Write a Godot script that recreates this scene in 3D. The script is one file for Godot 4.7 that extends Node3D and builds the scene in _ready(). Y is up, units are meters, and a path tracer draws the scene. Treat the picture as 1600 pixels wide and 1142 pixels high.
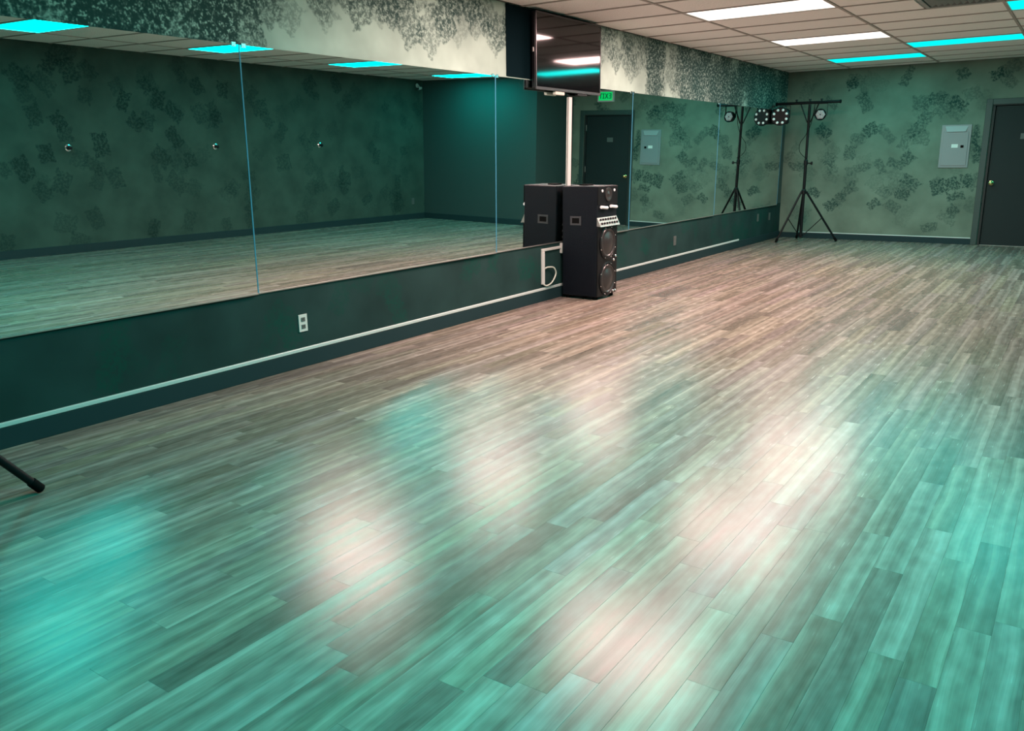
extends Node3D

# ---------------------------------------------------------------- room measures (metres)
const ROOM_W := 6.82        # left wall x = 0, right wall x = ROOM_W
const ROOM_H := 2.6
const FAR_Z := -14.01
const BACK_Z := 3.0
const BLOCK_X := 4.15       # closet block in the far right corner
const BLOCK_Z := -12.76

var M := {}
var used := {}
var uv_on := false
var uv_u := Vector4.ZERO     # u = x*u.x + y*u.y + z*u.z + u.w, v alike
var uv_v := Vector4.ZERO
var vcol := Color.WHITE
var cam: Camera3D


func _ready() -> void:
	camera_and_light()
	make_materials()
	build_floor()
	build_ceiling()
	build_walls()
	build_mirrors()
	build_door()
	for a in fixtures():
		ceiling_light(a)
	build_television()
	build_speaker()
	build_raceways()
	build_stands()
	build_small_things()


# ---------------------------------------------------------------- camera, environment, lights
func camera_and_light() -> void:
	cam = Camera3D.new()
	cam.name = "camera"
	cam.fov = 47.682
	cam.position = Vector3(4.223, 1.3454, 0.0)
	cam.rotation_degrees = Vector3(-14.111, 34.626, -0.804)
	cam.near = 0.05
	cam.far = 100.0
	add_child(cam)
	cam.current = true
	var we := WorldEnvironment.new()
	we.name = "world"
	var e := Environment.new()
	e.background_mode = Environment.BG_COLOR
	e.background_color = Color.BLACK
	e.tonemap_mode = Environment.TONE_MAPPER_LINEAR
	e.tonemap_exposure = 1.0
	e.sdfgi_enabled = true
	e.ssao_enabled = true
	e.ssil_enabled = true
	we.environment = e
	add_child(we)


# every troffer: [centre x, centre z, is white, light energy, label]
func fixtures() -> Array:
	return [
		[1.56, -7.845, true, 13.0, "white lit ceiling panel, the larger and nearer of the two in view"],
		[1.56, -10.285, true, 11.5, "white lit ceiling panel between the nearer white panel and a cyan one"],
		[1.56, -12.725, false, 2.2, "cyan lit ceiling panel nearest to the corner with the light stand"],
		[2.78, -11.505, false, 2.6, "long cyan lit ceiling panel above the electrical panel, cut by the right edge"],
		[4.0, -9.065, false, 3.8, "cyan lit ceiling panel of which only a corner shows at the top right"],
		[5.22, -4.795, false, 1.6, "cyan lit ceiling panel seen in the mirror, leftmost of four"],
		[5.22, -7.235, false, 1.4, "cyan lit ceiling panel seen in the mirror across the first mirror seam"],
		[5.22, -9.675, false, 1.2, "cyan lit ceiling panel seen in the mirror, third from the left edge"],
		[5.22, -12.115, false, 3.0, "cyan lit ceiling panel seen in the mirror beside the television, close to the wall block"],
		[1.56, -5.405, true, 15.0, "white lit ceiling panel above the frame that brightens the upper wall"],
		[2.78, -2.965, false, 5.0, "cyan lit ceiling panel above the frame at the near left"],
		[2.78, -0.525, false, 3.0, "cyan lit ceiling panel above the camera"],
		[4.0, -1.745, false, 5.0, "cyan lit ceiling panel above the frame over the bottom right of the floor"],
		[4.0, -4.185, false, 3.5, "cyan lit ceiling panel above the frame at the near right"],
	]


func ceiling_light(a: Array) -> void:
	var t := thing("ceiling_light", a[4], "ceiling light", Vector3(a[0], ROOM_H, a[1]), 0.0, "lit panels in the tiled ceiling")
	var st := stn()
	# frame: four bevelled rails round the lens
	var w := 0.6
	var d := 0.296
	for s in [-1.0, 1.0]:
		cbox(st, Vector3(-w, -0.004, s * d - 0.014), Vector3(w, 0.02, s * d + 0.009), 0.003)
		cbox(st, Vector3(s * w - 0.014, -0.004, -d), Vector3(s * w + 0.009, 0.02, d), 0.003)
	part(st, "frame", M.white_metal, t)
	st = stn()
	cbox(st, Vector3(-w + 0.013, -0.002, -d + 0.013), Vector3(w - 0.013, 0.03, d - 0.013), 0.002)
	part(st, "lens", M.glow_white if a[2] else M.glow_cyan, t)
	var l := AreaLight3D.new()
	l.name = "panel_light"
	l.area_size = Vector2(1.16, 0.55)
	l.light_color = Color(1.0, 0.82, 0.79) if a[2] else Color(0.0, 1.0, 0.96)
	l.light_energy = a[3]
	l.area_range = 25.0
	l.area_attenuation = 2.0
	l.shadow_enabled = true
	l.rotation_degrees = Vector3(-90, 0, 0)
	l.position = Vector3(0, -0.008, 0)
	t.add_child(l, true)


# ---------------------------------------------------------------- helpers: naming and nodes
func numbered(called: String) -> String:
	if not used.has(called):
		used[called] = 0
		return called
	used[called] += 1
	return "%s_%03d" % [called, used[called]]


func tag(o: Node, label: String, category := "", group := "", kind := "") -> void:
	if label: o.set_meta("label", label)
	if category: o.set_meta("category", category)
	if group: o.set_meta("group", group)
	if kind: o.set_meta("kind", kind)


func thing(called: String, label: String, category: String, at := Vector3.ZERO, turn := 0.0, group := "", kind := "") -> Node3D:
	var o := Node3D.new()
	o.name = numbered(called)
	add_child(o)
	o.position = at
	o.rotation.y = turn
	tag(o, label, category, group, kind)
	return o


func part(st: SurfaceTool, called: String, m: Material, parent: Node, at := Vector3.ZERO) -> MeshInstance3D:
	var o := MeshInstance3D.new()
	o.name = called
	o.mesh = st.commit()
	o.material_override = m
	o.position = at
	parent.add_child(o, true)
	return o


func share(mesh: Mesh, called: String, m: Material, parent: Node, at := Vector3.ZERO) -> MeshInstance3D:
	var o := MeshInstance3D.new()
	o.name = called
	o.mesh = mesh
	o.material_override = m
	o.position = at
	parent.add_child(o, true)
	return o


func solo(st: SurfaceTool, called: String, m: Material, label: String, category: String, group := "", kind := "") -> MeshInstance3D:
	var o := part(st, numbered(called), m, self)
	tag(o, label, category, group, kind)
	return o


# ---------------------------------------------------------------- helpers: shapes
func stn() -> SurfaceTool:
	var st := SurfaceTool.new()
	st.begin(Mesh.PRIMITIVE_TRIANGLES)
	return st


func vert(st: SurfaceTool, p: Vector3, n: Vector3) -> void:
	st.set_normal(n)
	st.set_color(vcol)
	if uv_on:
		st.set_uv(Vector2(p.x * uv_u.x + p.y * uv_u.y + p.z * uv_u.z + uv_u.w, p.x * uv_v.x + p.y * uv_v.y + p.z * uv_v.z + uv_v.w))
	st.add_vertex(p)


func map_uv(u: Vector4, v: Vector4) -> void:
	uv_on = true
	uv_u = u
	uv_v = v


func tri(st: SurfaceTool, a: Vector3, b: Vector3, c: Vector3, na: Vector3, nb: Vector3, nc: Vector3) -> void:
	if (c - a).cross(b - a).dot(na + nb + nc) < 0.0:
		vert(st, a, na); vert(st, c, nc); vert(st, b, nb)
	else:
		vert(st, a, na); vert(st, b, nb); vert(st, c, nc)


func poly(st: SurfaceTool, pts: Array, n: Vector3) -> void:
	for i in range(1, pts.size() - 1):
		tri(st, pts[0], pts[i], pts[i + 1], n, n, n)


# chamfered box
func cbox(st: SurfaceTool, lo: Vector3, hi: Vector3, b := 0.0) -> void:
	var c := (lo + hi) * 0.5
	var h := (hi - lo) * 0.5
	b = minf(b, minf(h.x, minf(h.y, h.z)) * 0.49)
	for ax in 3:
		var u := (ax + 1) % 3
		var v := (ax + 2) % 3
		for s in [-1.0, 1.0]:
			var n := Vector3.ZERO
			n[ax] = s
			var pts := []
			for k in [[-1, -1], [1, -1], [1, 1], [-1, 1]]:
				var p := Vector3.ZERO
				p[ax] = s * h[ax]
				p[u] = k[0] * (h[u] - b)
				p[v] = k[1] * (h[v] - b)
				pts.append(c + p)
			poly(st, pts, n)
	if b <= 0.0:
		return
	for ax in 3:
		var u := (ax + 1) % 3
		var v := (ax + 2) % 3
		for s in [-1.0, 1.0]:
			for t in [-1.0, 1.0]:
				var n := Vector3.ZERO
				n[u] = s
				n[v] = t
				n = n.normalized()
				var q := []
				for k in [[-1, 0], [1, 0], [1, 1], [-1, 1]]:
					var p := Vector3.ZERO
					p[ax] = k[0] * (h[ax] - b)
					p[u] = s * (h[u] - (b if k[1] == 1 else 0.0))
					p[v] = t * (h[v] - (0.0 if k[1] == 1 else b))
					q.append(c + p)
				poly(st, q, n)
	for sx in [-1.0, 1.0]:
		for sy in [-1.0, 1.0]:
			for sz in [-1.0, 1.0]:
				var s := Vector3(sx, sy, sz)
				var n := s.normalized()
				tri(st, c + s * Vector3(h.x, h.y - b, h.z - b), c + s * Vector3(h.x - b, h.y, h.z - b), c + s * Vector3(h.x - b, h.y - b, h.z), n, n, n)


func frame_of(d: Vector3) -> Array:
	d = d.normalized()
	var u := d.cross(Vector3.UP if absf(d.y) < 0.95 else Vector3.RIGHT).normalized()
	return [u, d.cross(u).normalized()]


# surface of revolution about a -> direction d, profile of Vector2(radius, height)
func lathe(st: SurfaceTool, at: Vector3, d: Vector3, prof: Array, seg := 20) -> void:
	d = d.normalized()
	var f := frame_of(d)
	for i in prof.size() - 1:
		var p0: Vector2 = prof[i]
		var p1: Vector2 = prof[i + 1]
		var e := p1 - p0
		var nr := Vector2(e.y, -e.x)
		if nr.length() < 1e-7:
			continue
		nr = nr.normalized()
		for k in seg:
			var a0 := TAU * k / seg
			var a1 := TAU * (k + 1) / seg
			var r0: Vector3 = f[0] * cos(a0) + f[1] * sin(a0)
			var r1: Vector3 = f[0] * cos(a1) + f[1] * sin(a1)
			var n0 := r0 * nr.x + d * nr.y
			var n1 := r1 * nr.x + d * nr.y
			var A := at + r0 * p0.x + d * p0.y
			var B := at + r1 * p0.x + d * p0.y
			var C := at + r1 * p1.x + d * p1.y
			var D := at + r0 * p1.x + d * p1.y
			if p0.x > 1e-6: tri(st, A, B, C, n0, n1, n1)
			if p1.x > 1e-6: tri(st, A, C, D, n0, n1, n0)


func rod(st: SurfaceTool, a: Vector3, b: Vector3, r: float, seg := 14, r2 := -1.0) -> void:
	var l := a.distance_to(b)
	var q := r if r2 < 0.0 else r2
	var c := minf(r, q) * 0.15
	lathe(st, a, b - a, [Vector2(0, 0), Vector2(r - c, 0), Vector2(r, c), Vector2(q, l - c), Vector2(q - c, l), Vector2(0, l)], seg)


func tube(st: SurfaceTool, pts: Array, r: float, seg := 8) -> void:
	var n := pts.size()
	var rings := []
	var up := Vector3(0.31, 0.87, 0.41)
	for i in n:
		var d: Vector3 = (pts[mini(i + 1, n - 1)] - pts[maxi(i - 1, 0)]).normalized()
		var u := d.cross(up).normalized()
		var v := d.cross(u)
		var ring := []
		for k in seg:
			var a := TAU * k / seg
			ring.append(u * cos(a) + v * sin(a))
		rings.append(ring)
	for i in n - 1:
		for k in seg:
			var k2 := (k + 1) % seg
			var A: Vector3 = pts[i] + rings[i][k] * r
			var B: Vector3 = pts[i] + rings[i][k2] * r
			var C: Vector3 = pts[i + 1] + rings[i + 1][k2] * r
			var D: Vector3 = pts[i + 1] + rings[i + 1][k] * r
			tri(st, A, B, C, rings[i][k], rings[i][k2], rings[i + 1][k2])
			tri(st, A, C, D, rings[i][k], rings[i + 1][k2], rings[i + 1][k])
	for e in [[0, 1], [n - 1, n - 2]]:
		var nn: Vector3 = (pts[e[0]] - pts[e[1]]).normalized()
		var cap := []
		for k in seg:
			cap.append(pts[e[0]] + rings[e[0]][k] * r)
		poly(st, cap, nn)


func curve(ctrl: Array, steps := 10) -> Array:
	var out := []
	for i in ctrl.size() - 1:
		var p0: Vector3 = ctrl[maxi(i - 1, 0)]
		var p1: Vector3 = ctrl[i]
		var p2: Vector3 = ctrl[i + 1]
		var p3: Vector3 = ctrl[mini(i + 2, ctrl.size() - 1)]
		for k in steps:
			out.append(p1.cubic_interpolate(p2, p0, p3, float(k) / steps))
	out.append(ctrl[-1])
	return out


# ---------------------------------------------------------------- materials
func lin(r: float, g: float, b: float) -> Color:
	return Color(r, g, b).linear_to_srgb()


func mat(c: Color, rough: float, metal := 0.0, spec := 0.5) -> StandardMaterial3D:
	var m := StandardMaterial3D.new()
	m.albedo_color = c
	m.roughness = rough
	m.metallic = metal
	m.metallic_specular = spec
	return m


func glow(c: Color, energy: float) -> StandardMaterial3D:
	var m := mat(Color(0.9, 0.9, 0.9), 0.5)
	m.emission_enabled = true
	m.emission = c
	m.emission_energy_multiplier = energy
	return m


func noise(sd: int, freq: float, oct := 3, kind := FastNoiseLite.TYPE_SIMPLEX_SMOOTH) -> FastNoiseLite:
	var n := FastNoiseLite.new()
	n.seed = sd
	n.noise_type = kind
	n.frequency = freq
	n.fractal_octaves = oct
	return n


func make_materials() -> void:
	M.glow_white = glow(Color(1.0, 0.96, 0.92), 1.6)
	M.glow_cyan = glow(Color(0.0, 1.0, 0.98), 1.0)
	M.glow_cyan.albedo_color = Color(0.0, 0.6, 0.6)
	M.glow_cyan.metallic_specular = 0.1
	M.white_metal = mat(lin(0.72, 0.72, 0.70), 0.45)
	M.tile = mat(lin(0.90, 0.83, 0.80), 0.95)
	var tn := NoiseTexture2D.new()
	tn.width = 256; tn.height = 256; tn.seamless = true
	tn.noise = noise(3, 0.05, 4)
	tn.as_normal_map = true
	M.tile.normal_enabled = true
	M.tile.normal_texture = tn
	M.tile.normal_scale = 0.3
	M.tile.uv1_triplanar = true
	M.tile.uv1_scale = Vector3(3, 3, 3)
	M.grid = mat(lin(0.40, 0.34, 0.31), 0.7)
	M.plenum = mat(lin(0.2, 0.2, 0.2), 0.9)
	M.subfloor = mat(lin(0.06, 0.05, 0.045), 0.9)
	M.plank = plank_material()
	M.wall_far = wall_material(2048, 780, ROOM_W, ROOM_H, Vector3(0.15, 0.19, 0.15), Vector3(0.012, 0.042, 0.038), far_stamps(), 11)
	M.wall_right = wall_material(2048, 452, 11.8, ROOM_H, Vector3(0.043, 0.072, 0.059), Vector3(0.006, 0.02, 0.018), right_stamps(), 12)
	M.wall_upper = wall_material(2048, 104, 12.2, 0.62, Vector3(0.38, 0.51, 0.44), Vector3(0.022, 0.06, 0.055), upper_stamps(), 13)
	M.wall_lower = wall_material(2048, 94, 12.2, 0.56, Vector3(0.018, 0.042, 0.040), Vector3(0.006, 0.052, 0.040), lower_stamps(), 14)
	M.wall_dark = mat(lin(0.05, 0.065, 0.06), 0.7)
	M.wall_plain = mat(lin(0.028, 0.055, 0.052), 0.8)
	M.baseboard = mat(lin(0.016, 0.036, 0.04), 0.55, 0.0, 0.25)
	M.trim_light = mat(lin(0.5, 0.54, 0.52), 0.4)
	M.mirror = mat(lin(0.80, 0.87, 0.85), 0.0, 1.0)
	M.mirror_edge = mat(lin(0.06, 0.24, 0.36), 0.2)
	M.chrome = mat(lin(0.75, 0.75, 0.76), 0.15, 1.0)
	M.channel = mat(lin(0.6, 0.58, 0.55), 0.3, 0.9)
	M.black_plastic = mat(lin(0.006, 0.006, 0.007), 0.4, 0.0, 0.35)
	M.black_metal = mat(lin(0.005, 0.006, 0.007), 0.45, 0.0, 0.3)
	M.rubber = mat(lin(0.004, 0.004, 0.004), 0.85, 0.0, 0.2)
	M.cabinet = mat(lin(0.0035, 0.005, 0.009), 0.5, 0.0, 0.3)
	M.cabinet.normal_enabled = true
	var cn := NoiseTexture2D.new()
	cn.width = 256; cn.height = 256; cn.seamless = true
	cn.noise = noise(5, 0.12, 2)
	cn.as_normal_map = true
	M.cabinet.normal_texture = cn
	M.cabinet.normal_scale = 0.25
	M.cabinet.uv1_triplanar = true
	M.cabinet.uv1_scale = Vector3(6, 6, 6)
	M.cone = mat(lin(0.03, 0.026, 0.026), 0.3)
	M.handle_grey = mat(lin(0.045, 0.045, 0.05), 0.45)
	M.screen = mat(lin(0.004, 0.004, 0.005), 0.06)
	M.bezel = mat(lin(0.05, 0.048, 0.05), 0.3, 0.6)
	M.white_plastic = mat(lin(0.60, 0.58, 0.55), 0.4)
	M.cord = mat(lin(0.6, 0.6, 0.52), 0.5)
	M.grey_steel = mat(lin(0.20, 0.23, 0.24), 0.4, 0.0)
	M.flange = mat(lin(0.28, 0.31, 0.32), 0.4)
	M.label_white = mat(lin(0.7, 0.72, 0.7), 0.6)
	M.silver = mat(lin(0.35, 0.33, 0.31), 0.35, 0.5)
	M.brass = mat(lin(0.72, 0.52, 0.22), 0.2, 1.0)
	M.door = mat(lin(0.012, 0.02, 0.021), 0.6, 0.0, 0.35)
	M.door_frame = mat(lin(0.03, 0.055, 0.05), 0.5)
	M.board = mat(lin(0.003, 0.011, 0.014), 0.9, 0.0, 0.1)
	M.door_gap = mat(lin(0.008, 0.01, 0.01), 0.6)
	M.plate_dark = mat(lin(0.09, 0.10, 0.095), 0.5)
	M.exit_glow = glow(Color(0.0, 0.86, 0.42), 0.9)
	M.exit_glow.albedo_color = Color(0.0, 0.4, 0.2)
	M.exit_ink = mat(lin(0.01, 0.3, 0.12), 0.6)
	M.led = mat(lin(0.85, 0.87, 0.88), 0.12)
	M.led_pink = mat(lin(0.30, 0.20, 0.21), 0.5)
	M.vent = mat(lin(0.30, 0.29, 0.28), 0.5)


func plank_material() -> StandardMaterial3D:
	var w := 512
	var h := 1024
	var n0 := noise(20, 0.006, 1)
	var n1 := noise(21, 0.010, 3)
	var n2 := noise(22, 0.05, 3)
	var n3 := noise(23, 0.16, 2)
	var data := PackedByteArray()
	data.resize(w * h * 3)
	var rough := PackedByteArray()
	rough.resize(w * h)
	var i := 0
	for y in h:
		for x in w:
			var wob := n0.get_noise_2d(x * 1.0, y * 0.5) * 9.0
			var broad := n1.get_noise_2d((x + wob) * 1.1 + 900.0, y * 0.05)
			var fine := n2.get_noise_2d((x + wob) * 1.5, y * 0.03)
			var hair := n3.get_noise_2d((x + wob) * 1.5, y * 0.03 + 300.0)
			var cloud := n1.get_noise_2d(x * 1.3 + 700.0, y * 1.1)
			var v := clampf(0.76 + 0.22 * broad + 0.05 * fine + 0.03 * hair + 0.09 * cloud, 0.12, 1.0)
			var warm := clampf(0.5 + 0.5 * broad + 0.3 * cloud, 0.0, 1.0)
			data[i * 3] = int(255.0 * v)
			data[i * 3 + 1] = int(255.0 * v * lerpf(0.955, 0.985, warm))
			data[i * 3 + 2] = int(255.0 * v * lerpf(0.90, 0.96, warm))
			rough[i] = int(255.0 * clampf(0.51 + 0.05 * fine + 0.03 * cloud, 0.0, 1.0))
			i += 1
	var im := Image.create_from_data(w, h, false, Image.FORMAT_RGB8, data)
	var ri := Image.create_from_data(w, h, false, Image.FORMAT_L8, rough)
	var m := StandardMaterial3D.new()
	m.albedo_texture = ImageTexture.create_from_image(im)
	m.vertex_color_use_as_albedo = true
	m.roughness = 0.5
	m.roughness_texture = ImageTexture.create_from_image(ri)
	m.metallic_specular = 0.32
	return m


# painted wall: mottled base coat with sponge-stamped rectangles; stamps are [u m, v m from top, width, height, angle, strength]
func wall_material(w: int, h: int, mw: float, mh: float, base: Vector3, dark: Vector3, stamps: Array, sd: int) -> StandardMaterial3D:
	var px := w / mw
	var cov := PackedFloat32Array()
	cov.resize(w * h)
	var blot := noise(sd, 1.0 / 0.045, 3)
	var grain := noise(sd + 50, 1.0 / 0.016, 2)
	var edge := noise(sd + 90, 1.0 / 0.09, 2)
	for s in stamps:
		var c := cos(s[4])
		var n := sin(s[4])
		var reach := 0.5 * (absf(s[2]) + absf(s[3])) + 0.03
		for y in range(maxi(0, int((s[1] - reach) * px)), mini(h, int((s[1] + reach) * px) + 1)):
			for x in range(maxi(0, int((s[0] - reach) * px)), mini(w, int((s[0] + reach) * px) + 1)):
				var dx: float = x / px - s[0]
				var dy: float = y / px - s[1]
				var e := edge.get_noise_2d(x / px, y / px) * 0.03
				var a: float = absf(dx * c + dy * n) - s[2] * 0.5 + e
				var b: float = absf(-dx * n + dy * c) - s[3] * 0.5 + e
				var inside := clampf(-maxf(a, b) / 0.012, 0.0, 1.0)
				if inside <= 0.0:
					continue
				var t := blot.get_noise_2d(x / px, y / px) * 0.7 + grain.get_noise_2d(x / px, y / px) * 0.6
				var k: float = inside * s[5] * clampf(0.62 + 1.5 * t, 0.0, 1.0)
				var i := y * w + x
				cov[i] = 1.0 - (1.0 - cov[i]) * (1.0 - k)
	var mott := noise(sd + 7, 1.0 / 0.6, 4)
	var data := PackedByteArray()
	data.resize(w * h * 3)
	for y in h:
		for x in w:
			var i := y * w + x
			var q := 1.0 + 0.32 * mott.get_noise_2d(x / px, y / px)
			var col := (base * q).lerp(dark, cov[i])
			var sc := Color(col.x, col.y, col.z).linear_to_srgb()
			data[i * 3] = int(255.0 * clampf(sc.r, 0, 1))
			data[i * 3 + 1] = int(255.0 * clampf(sc.g, 0, 1))
			data[i * 3 + 2] = int(255.0 * clampf(sc.b, 0, 1))
	var m := StandardMaterial3D.new()
	m.albedo_texture = ImageTexture.create_from_image(Image.create_from_data(w, h, false, Image.FORMAT_RGB8, data))
	m.texture_repeat = false
	m.roughness = 0.7
	m.metallic_specular = 0.2
	return m


func far_stamps() -> Array:
	var out := []
	var r := RandomNumberGenerator.new()
	r.seed = 401
	for p in [[0.96, 2.38], [1.77, 2.44], [1.98, 2.05], [2.07, 1.82], [2.17, 2.09], [2.49, 2.03], [2.49, 2.43], [1.13, 1.57], [1.05, 1.35], [1.3, 1.68], [1.82, 1.51], [1.9, 1.27], [1.71, 1.18], [1.49, 1.14], [1.95, 1.66], [1.57, 0.75], [1.45, 0.57], [1.94, 0.9], [1.85, 0.72], [2.25, 0.24], [1.73, 0.54], [2.55, 0.71], [2.57, 0.48], [0.64, 1.68], [0.78, 1.14], [1.0, 0.74], [0.82, 0.54], [0.51, 0.74], [0.22, 1.14], [2.29, 1.95], [1.17, 2.09], [2.93, 2.4], [3.08, 2.47]]:
		out.append([p[0] + r.randf_range(-0.03, 0.03), ROOM_H - p[1], r.randf_range(0.16, 0.30), r.randf_range(0.13, 0.22), r.randf_range(-1.2, 1.2), r.randf_range(0.45, 0.95)])
	for p in [[2.32, 0.83, 0.2, 0.22], [2.5, 0.88, 0.2, 0.2], [2.69, 0.93, 0.16, 0.2]]:
		out.append([p[0], ROOM_H - p[1], p[2], p[3], -0.25, 0.9])
	for p in [[2.74, 1.58], [2.79, 1.31]]:
		out.append([p[0], ROOM_H - p[1], 0.1, 0.26, 0.1, 0.9])
	for k in 46:
		out.append([r.randf_range(0.1, 3.0), r.randf_range(0.1, 2.3), r.randf_range(0.15, 0.4), r.randf_range(0.1, 0.25), r.randf_range(-1.4, 1.4), r.randf_range(0.15, 0.55)])
	for k in 60:
		out.append([r.randf_range(3.0, 6.8), r.randf_range(0.1, 2.4), r.randf_range(0.15, 0.35), r.randf_range(0.12, 0.25), r.randf_range(-1.4, 1.4), r.randf_range(0.2, 0.8)])
	return out


# u runs from z = -13 to z = -1.2 (11.8 m)
func right_stamps() -> Array:
	var out := []
	var r := RandomNumberGenerator.new()
	r.seed = 402
	for p in [[-6.75, 1.68], [-6.92, 1.71], [-7.35, 1.83], [-6.6, 1.96], [-7.77, 1.83], [-7.98, 1.77], [-5.7, 1.67], [-5.4, 1.74], [-5.77, 1.51], [-6.08, 2.0], [-6.22, 1.39], [-5.49, 1.27], [-7.12, 2.0], [-6.95, 2.17], [-7.32, 1.49], [-5.65, 0.91], [-5.19, 1.08], [-5.39, 0.8], [-7.09, 1.22], [-7.54, 1.17], [-7.76, 2.21], [-8.19, 2.19], [-5.68, 2.36], [-5.91, 2.3], [-6.16, 2.32], [-5.27, 2.18]]:
		out.append([p[0] + 13.0, ROOM_H - p[1], r.randf_range(0.16, 0.24), r.randf_range(0.2, 0.32), r.randf_range(-0.9, 0.9), r.randf_range(0.5, 0.9)])
	for k in 170:
		out.append([r.randf_range(0.1, 11.7), r.randf_range(0.05, 2.5), r.randf_range(0.14, 0.3), r.randf_range(0.15, 0.34), r.randf_range(-1.4, 1.4), r.randf_range(0.15, 0.6)])
	return out


# u runs from z = -14.01 to z = -1.81 (12.2 m)
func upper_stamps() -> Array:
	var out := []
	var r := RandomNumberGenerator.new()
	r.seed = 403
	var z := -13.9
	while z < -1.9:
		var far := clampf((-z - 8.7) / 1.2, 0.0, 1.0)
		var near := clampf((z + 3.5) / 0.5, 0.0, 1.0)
		var deep := maxf(far, near)  # dark stamps crowd together towards both ends of the band
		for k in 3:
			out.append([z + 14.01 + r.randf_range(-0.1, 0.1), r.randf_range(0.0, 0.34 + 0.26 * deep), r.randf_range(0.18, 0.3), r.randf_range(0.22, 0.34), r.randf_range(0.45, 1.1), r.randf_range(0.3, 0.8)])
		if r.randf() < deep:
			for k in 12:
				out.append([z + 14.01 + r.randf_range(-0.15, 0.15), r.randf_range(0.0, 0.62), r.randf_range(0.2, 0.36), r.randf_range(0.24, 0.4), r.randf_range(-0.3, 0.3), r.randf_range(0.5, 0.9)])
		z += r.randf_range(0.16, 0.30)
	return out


func lower_stamps() -> Array:
	var out := []
	var r := RandomNumberGenerator.new()
	r.seed = 404
	for k in 46:
		out.append([r.randf_range(0.2, 12.0), r.randf_range(0.05, 0.45), r.randf_range(0.14, 0.3), r.randf_range(0.14, 0.28), r.randf_range(-1.4, 1.4), r.randf_range(0.3, 0.8)])
	return out


# ---------------------------------------------------------------- floor of single planks
func build_floor() -> void:
	var st := stn()
	cbox(st, Vector3(-0.15, -0.15, FAR_Z - 0.15), Vector3(ROOM_W + 0.15, -0.006, BACK_Z + 0.15))
	var fl := part(st, "floor", M.subfloor, self)
	tag(fl, "grey brown wood plank floor of narrow staggered boards", "floor", "", "structure")
	var r := RandomNumberGenerator.new()
	r.seed = 77
	var wide := 0.0922
	var inv := cam.transform.affine_inverse()
	var list := []
	for row in int(ceil(ROOM_W / wide)):
		var x0 := row * wide
		var x1 := minf(x0 + wide, ROOM_W)
		var z := BACK_Z - r.randf_range(0.0, 0.8)
		var z_from := BACK_Z
		while z_from > FAR_Z:
			var z_to := maxf(z, FAR_Z)
			if z_to - FAR_Z < 0.12: z_to = FAR_Z
			list.append([x0, x1, z_to, z_from, screen_area(inv, x0, x1, z_to, z_from)])
			z_from = z_to
			z = z_from - r.randf_range(0.65, 1.25)
	list.sort_custom(func(a, b): return a[4] > b[4])
	var rest := stn()
	for i in list.size():
		var p: Array = list[i]
		var tone := r.randf()
		var light := lerpf(0.31, 0.46, tone)
		vcol = Color(light, light * r.randf_range(0.83, 0.90), light * r.randf_range(0.75, 0.84))
		var uo := r.randf_range(0.02, 0.76)
		var vo := r.randf_range(0.02, 0.35)
		var flip := r.randf() < 0.5
		var ox: float = p[0]
		var oz: float = p[2]
		var k := 0.2 / wide
		map_uv(Vector4(-k, 0, 0, uo + 0.2 + ox * k) if flip else Vector4(k, 0, 0, uo - ox * k), Vector4(0, 0, 1 / 2.1, vo - oz / 2.1))
		var t := stn() if i < 300 else rest
		plank(t, p[0], p[1], p[2], p[3])
		if i < 300:
			part(t, "plank" if i == 0 else "plank_%03d" % i, M.plank, fl)
	var o := part(rest, "planks_beyond", M.plank, fl)
	o.set_meta("kind", "stuff")
	uv_on = false
	vcol = Color.WHITE


func plank(st: SurfaceTool, x0: float, x1: float, z0: float, z1: float) -> void:
	var g := 0.0001
	var b := 0.0004
	var A := [Vector3(x0 + g, -0.0004, z0 + g), Vector3(x1 - g, -0.0004, z0 + g), Vector3(x1 - g, -0.0004, z1 - g), Vector3(x0 + g, -0.0004, z1 - g)]
	var T := [Vector3(x0 + b, 0, z0 + b), Vector3(x1 - b, 0, z0 + b), Vector3(x1 - b, 0, z1 - b), Vector3(x0 + b, 0, z1 - b)]
	poly(st, T, Vector3.UP)
	var ns := [Vector3(0, 0.6, -0.8), Vector3(0.8, 0.6, 0), Vector3(0, 0.6, 0.8), Vector3(-0.8, 0.6, 0)]
	for k in 4:
		var j := (k + 1) % 4
		poly(st, [A[k], A[j], T[j], T[k]], ns[k])
		poly(st, [A[k], A[j], A[j] + Vector3(0, -0.0048, 0), A[k] + Vector3(0, -0.0048, 0)], Vector3(ns[k].x, 0, ns[k].z).normalized())
	poly(st, [A[0] + Vector3(0, -0.0048, 0), A[1] + Vector3(0, -0.0048, 0), A[2] + Vector3(0, -0.0048, 0), A[3] + Vector3(0, -0.0048, 0)], Vector3.DOWN)


func screen_area(inv: Transform3D, x0: float, x1: float, z0: float, z1: float) -> float:
	var area := 0.0
	var f := 1292.1
	for i in 6:
		var za := lerpf(z0, z1, i / 6.0)
		var zb := lerpf(z0, z1, (i + 1) / 6.0)
		var q := []
		var hit := 0
		for c in [Vector3(x0, 0, za), Vector3(x1, 0, za), Vector3(x1, 0, zb), Vector3(x0, 0, zb)]:
			var v: Vector3 = inv * c
			if v.z > -0.2:
				q.clear()
				break
			var s := Vector2(800.0 + f * v.x / -v.z, 571.0 - f * v.y / -v.z)
			if s.x > 0 and s.x < 1600 and s.y > 0 and s.y < 1142: hit += 1
			q.append(s)
		if q.size() < 4: continue
		var a := 0.0
		for k in 4:
			a += q[k].cross(q[(k + 1) % 4])
		area += absf(a) * 0.5 * hit / 4.0
	return area


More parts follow.
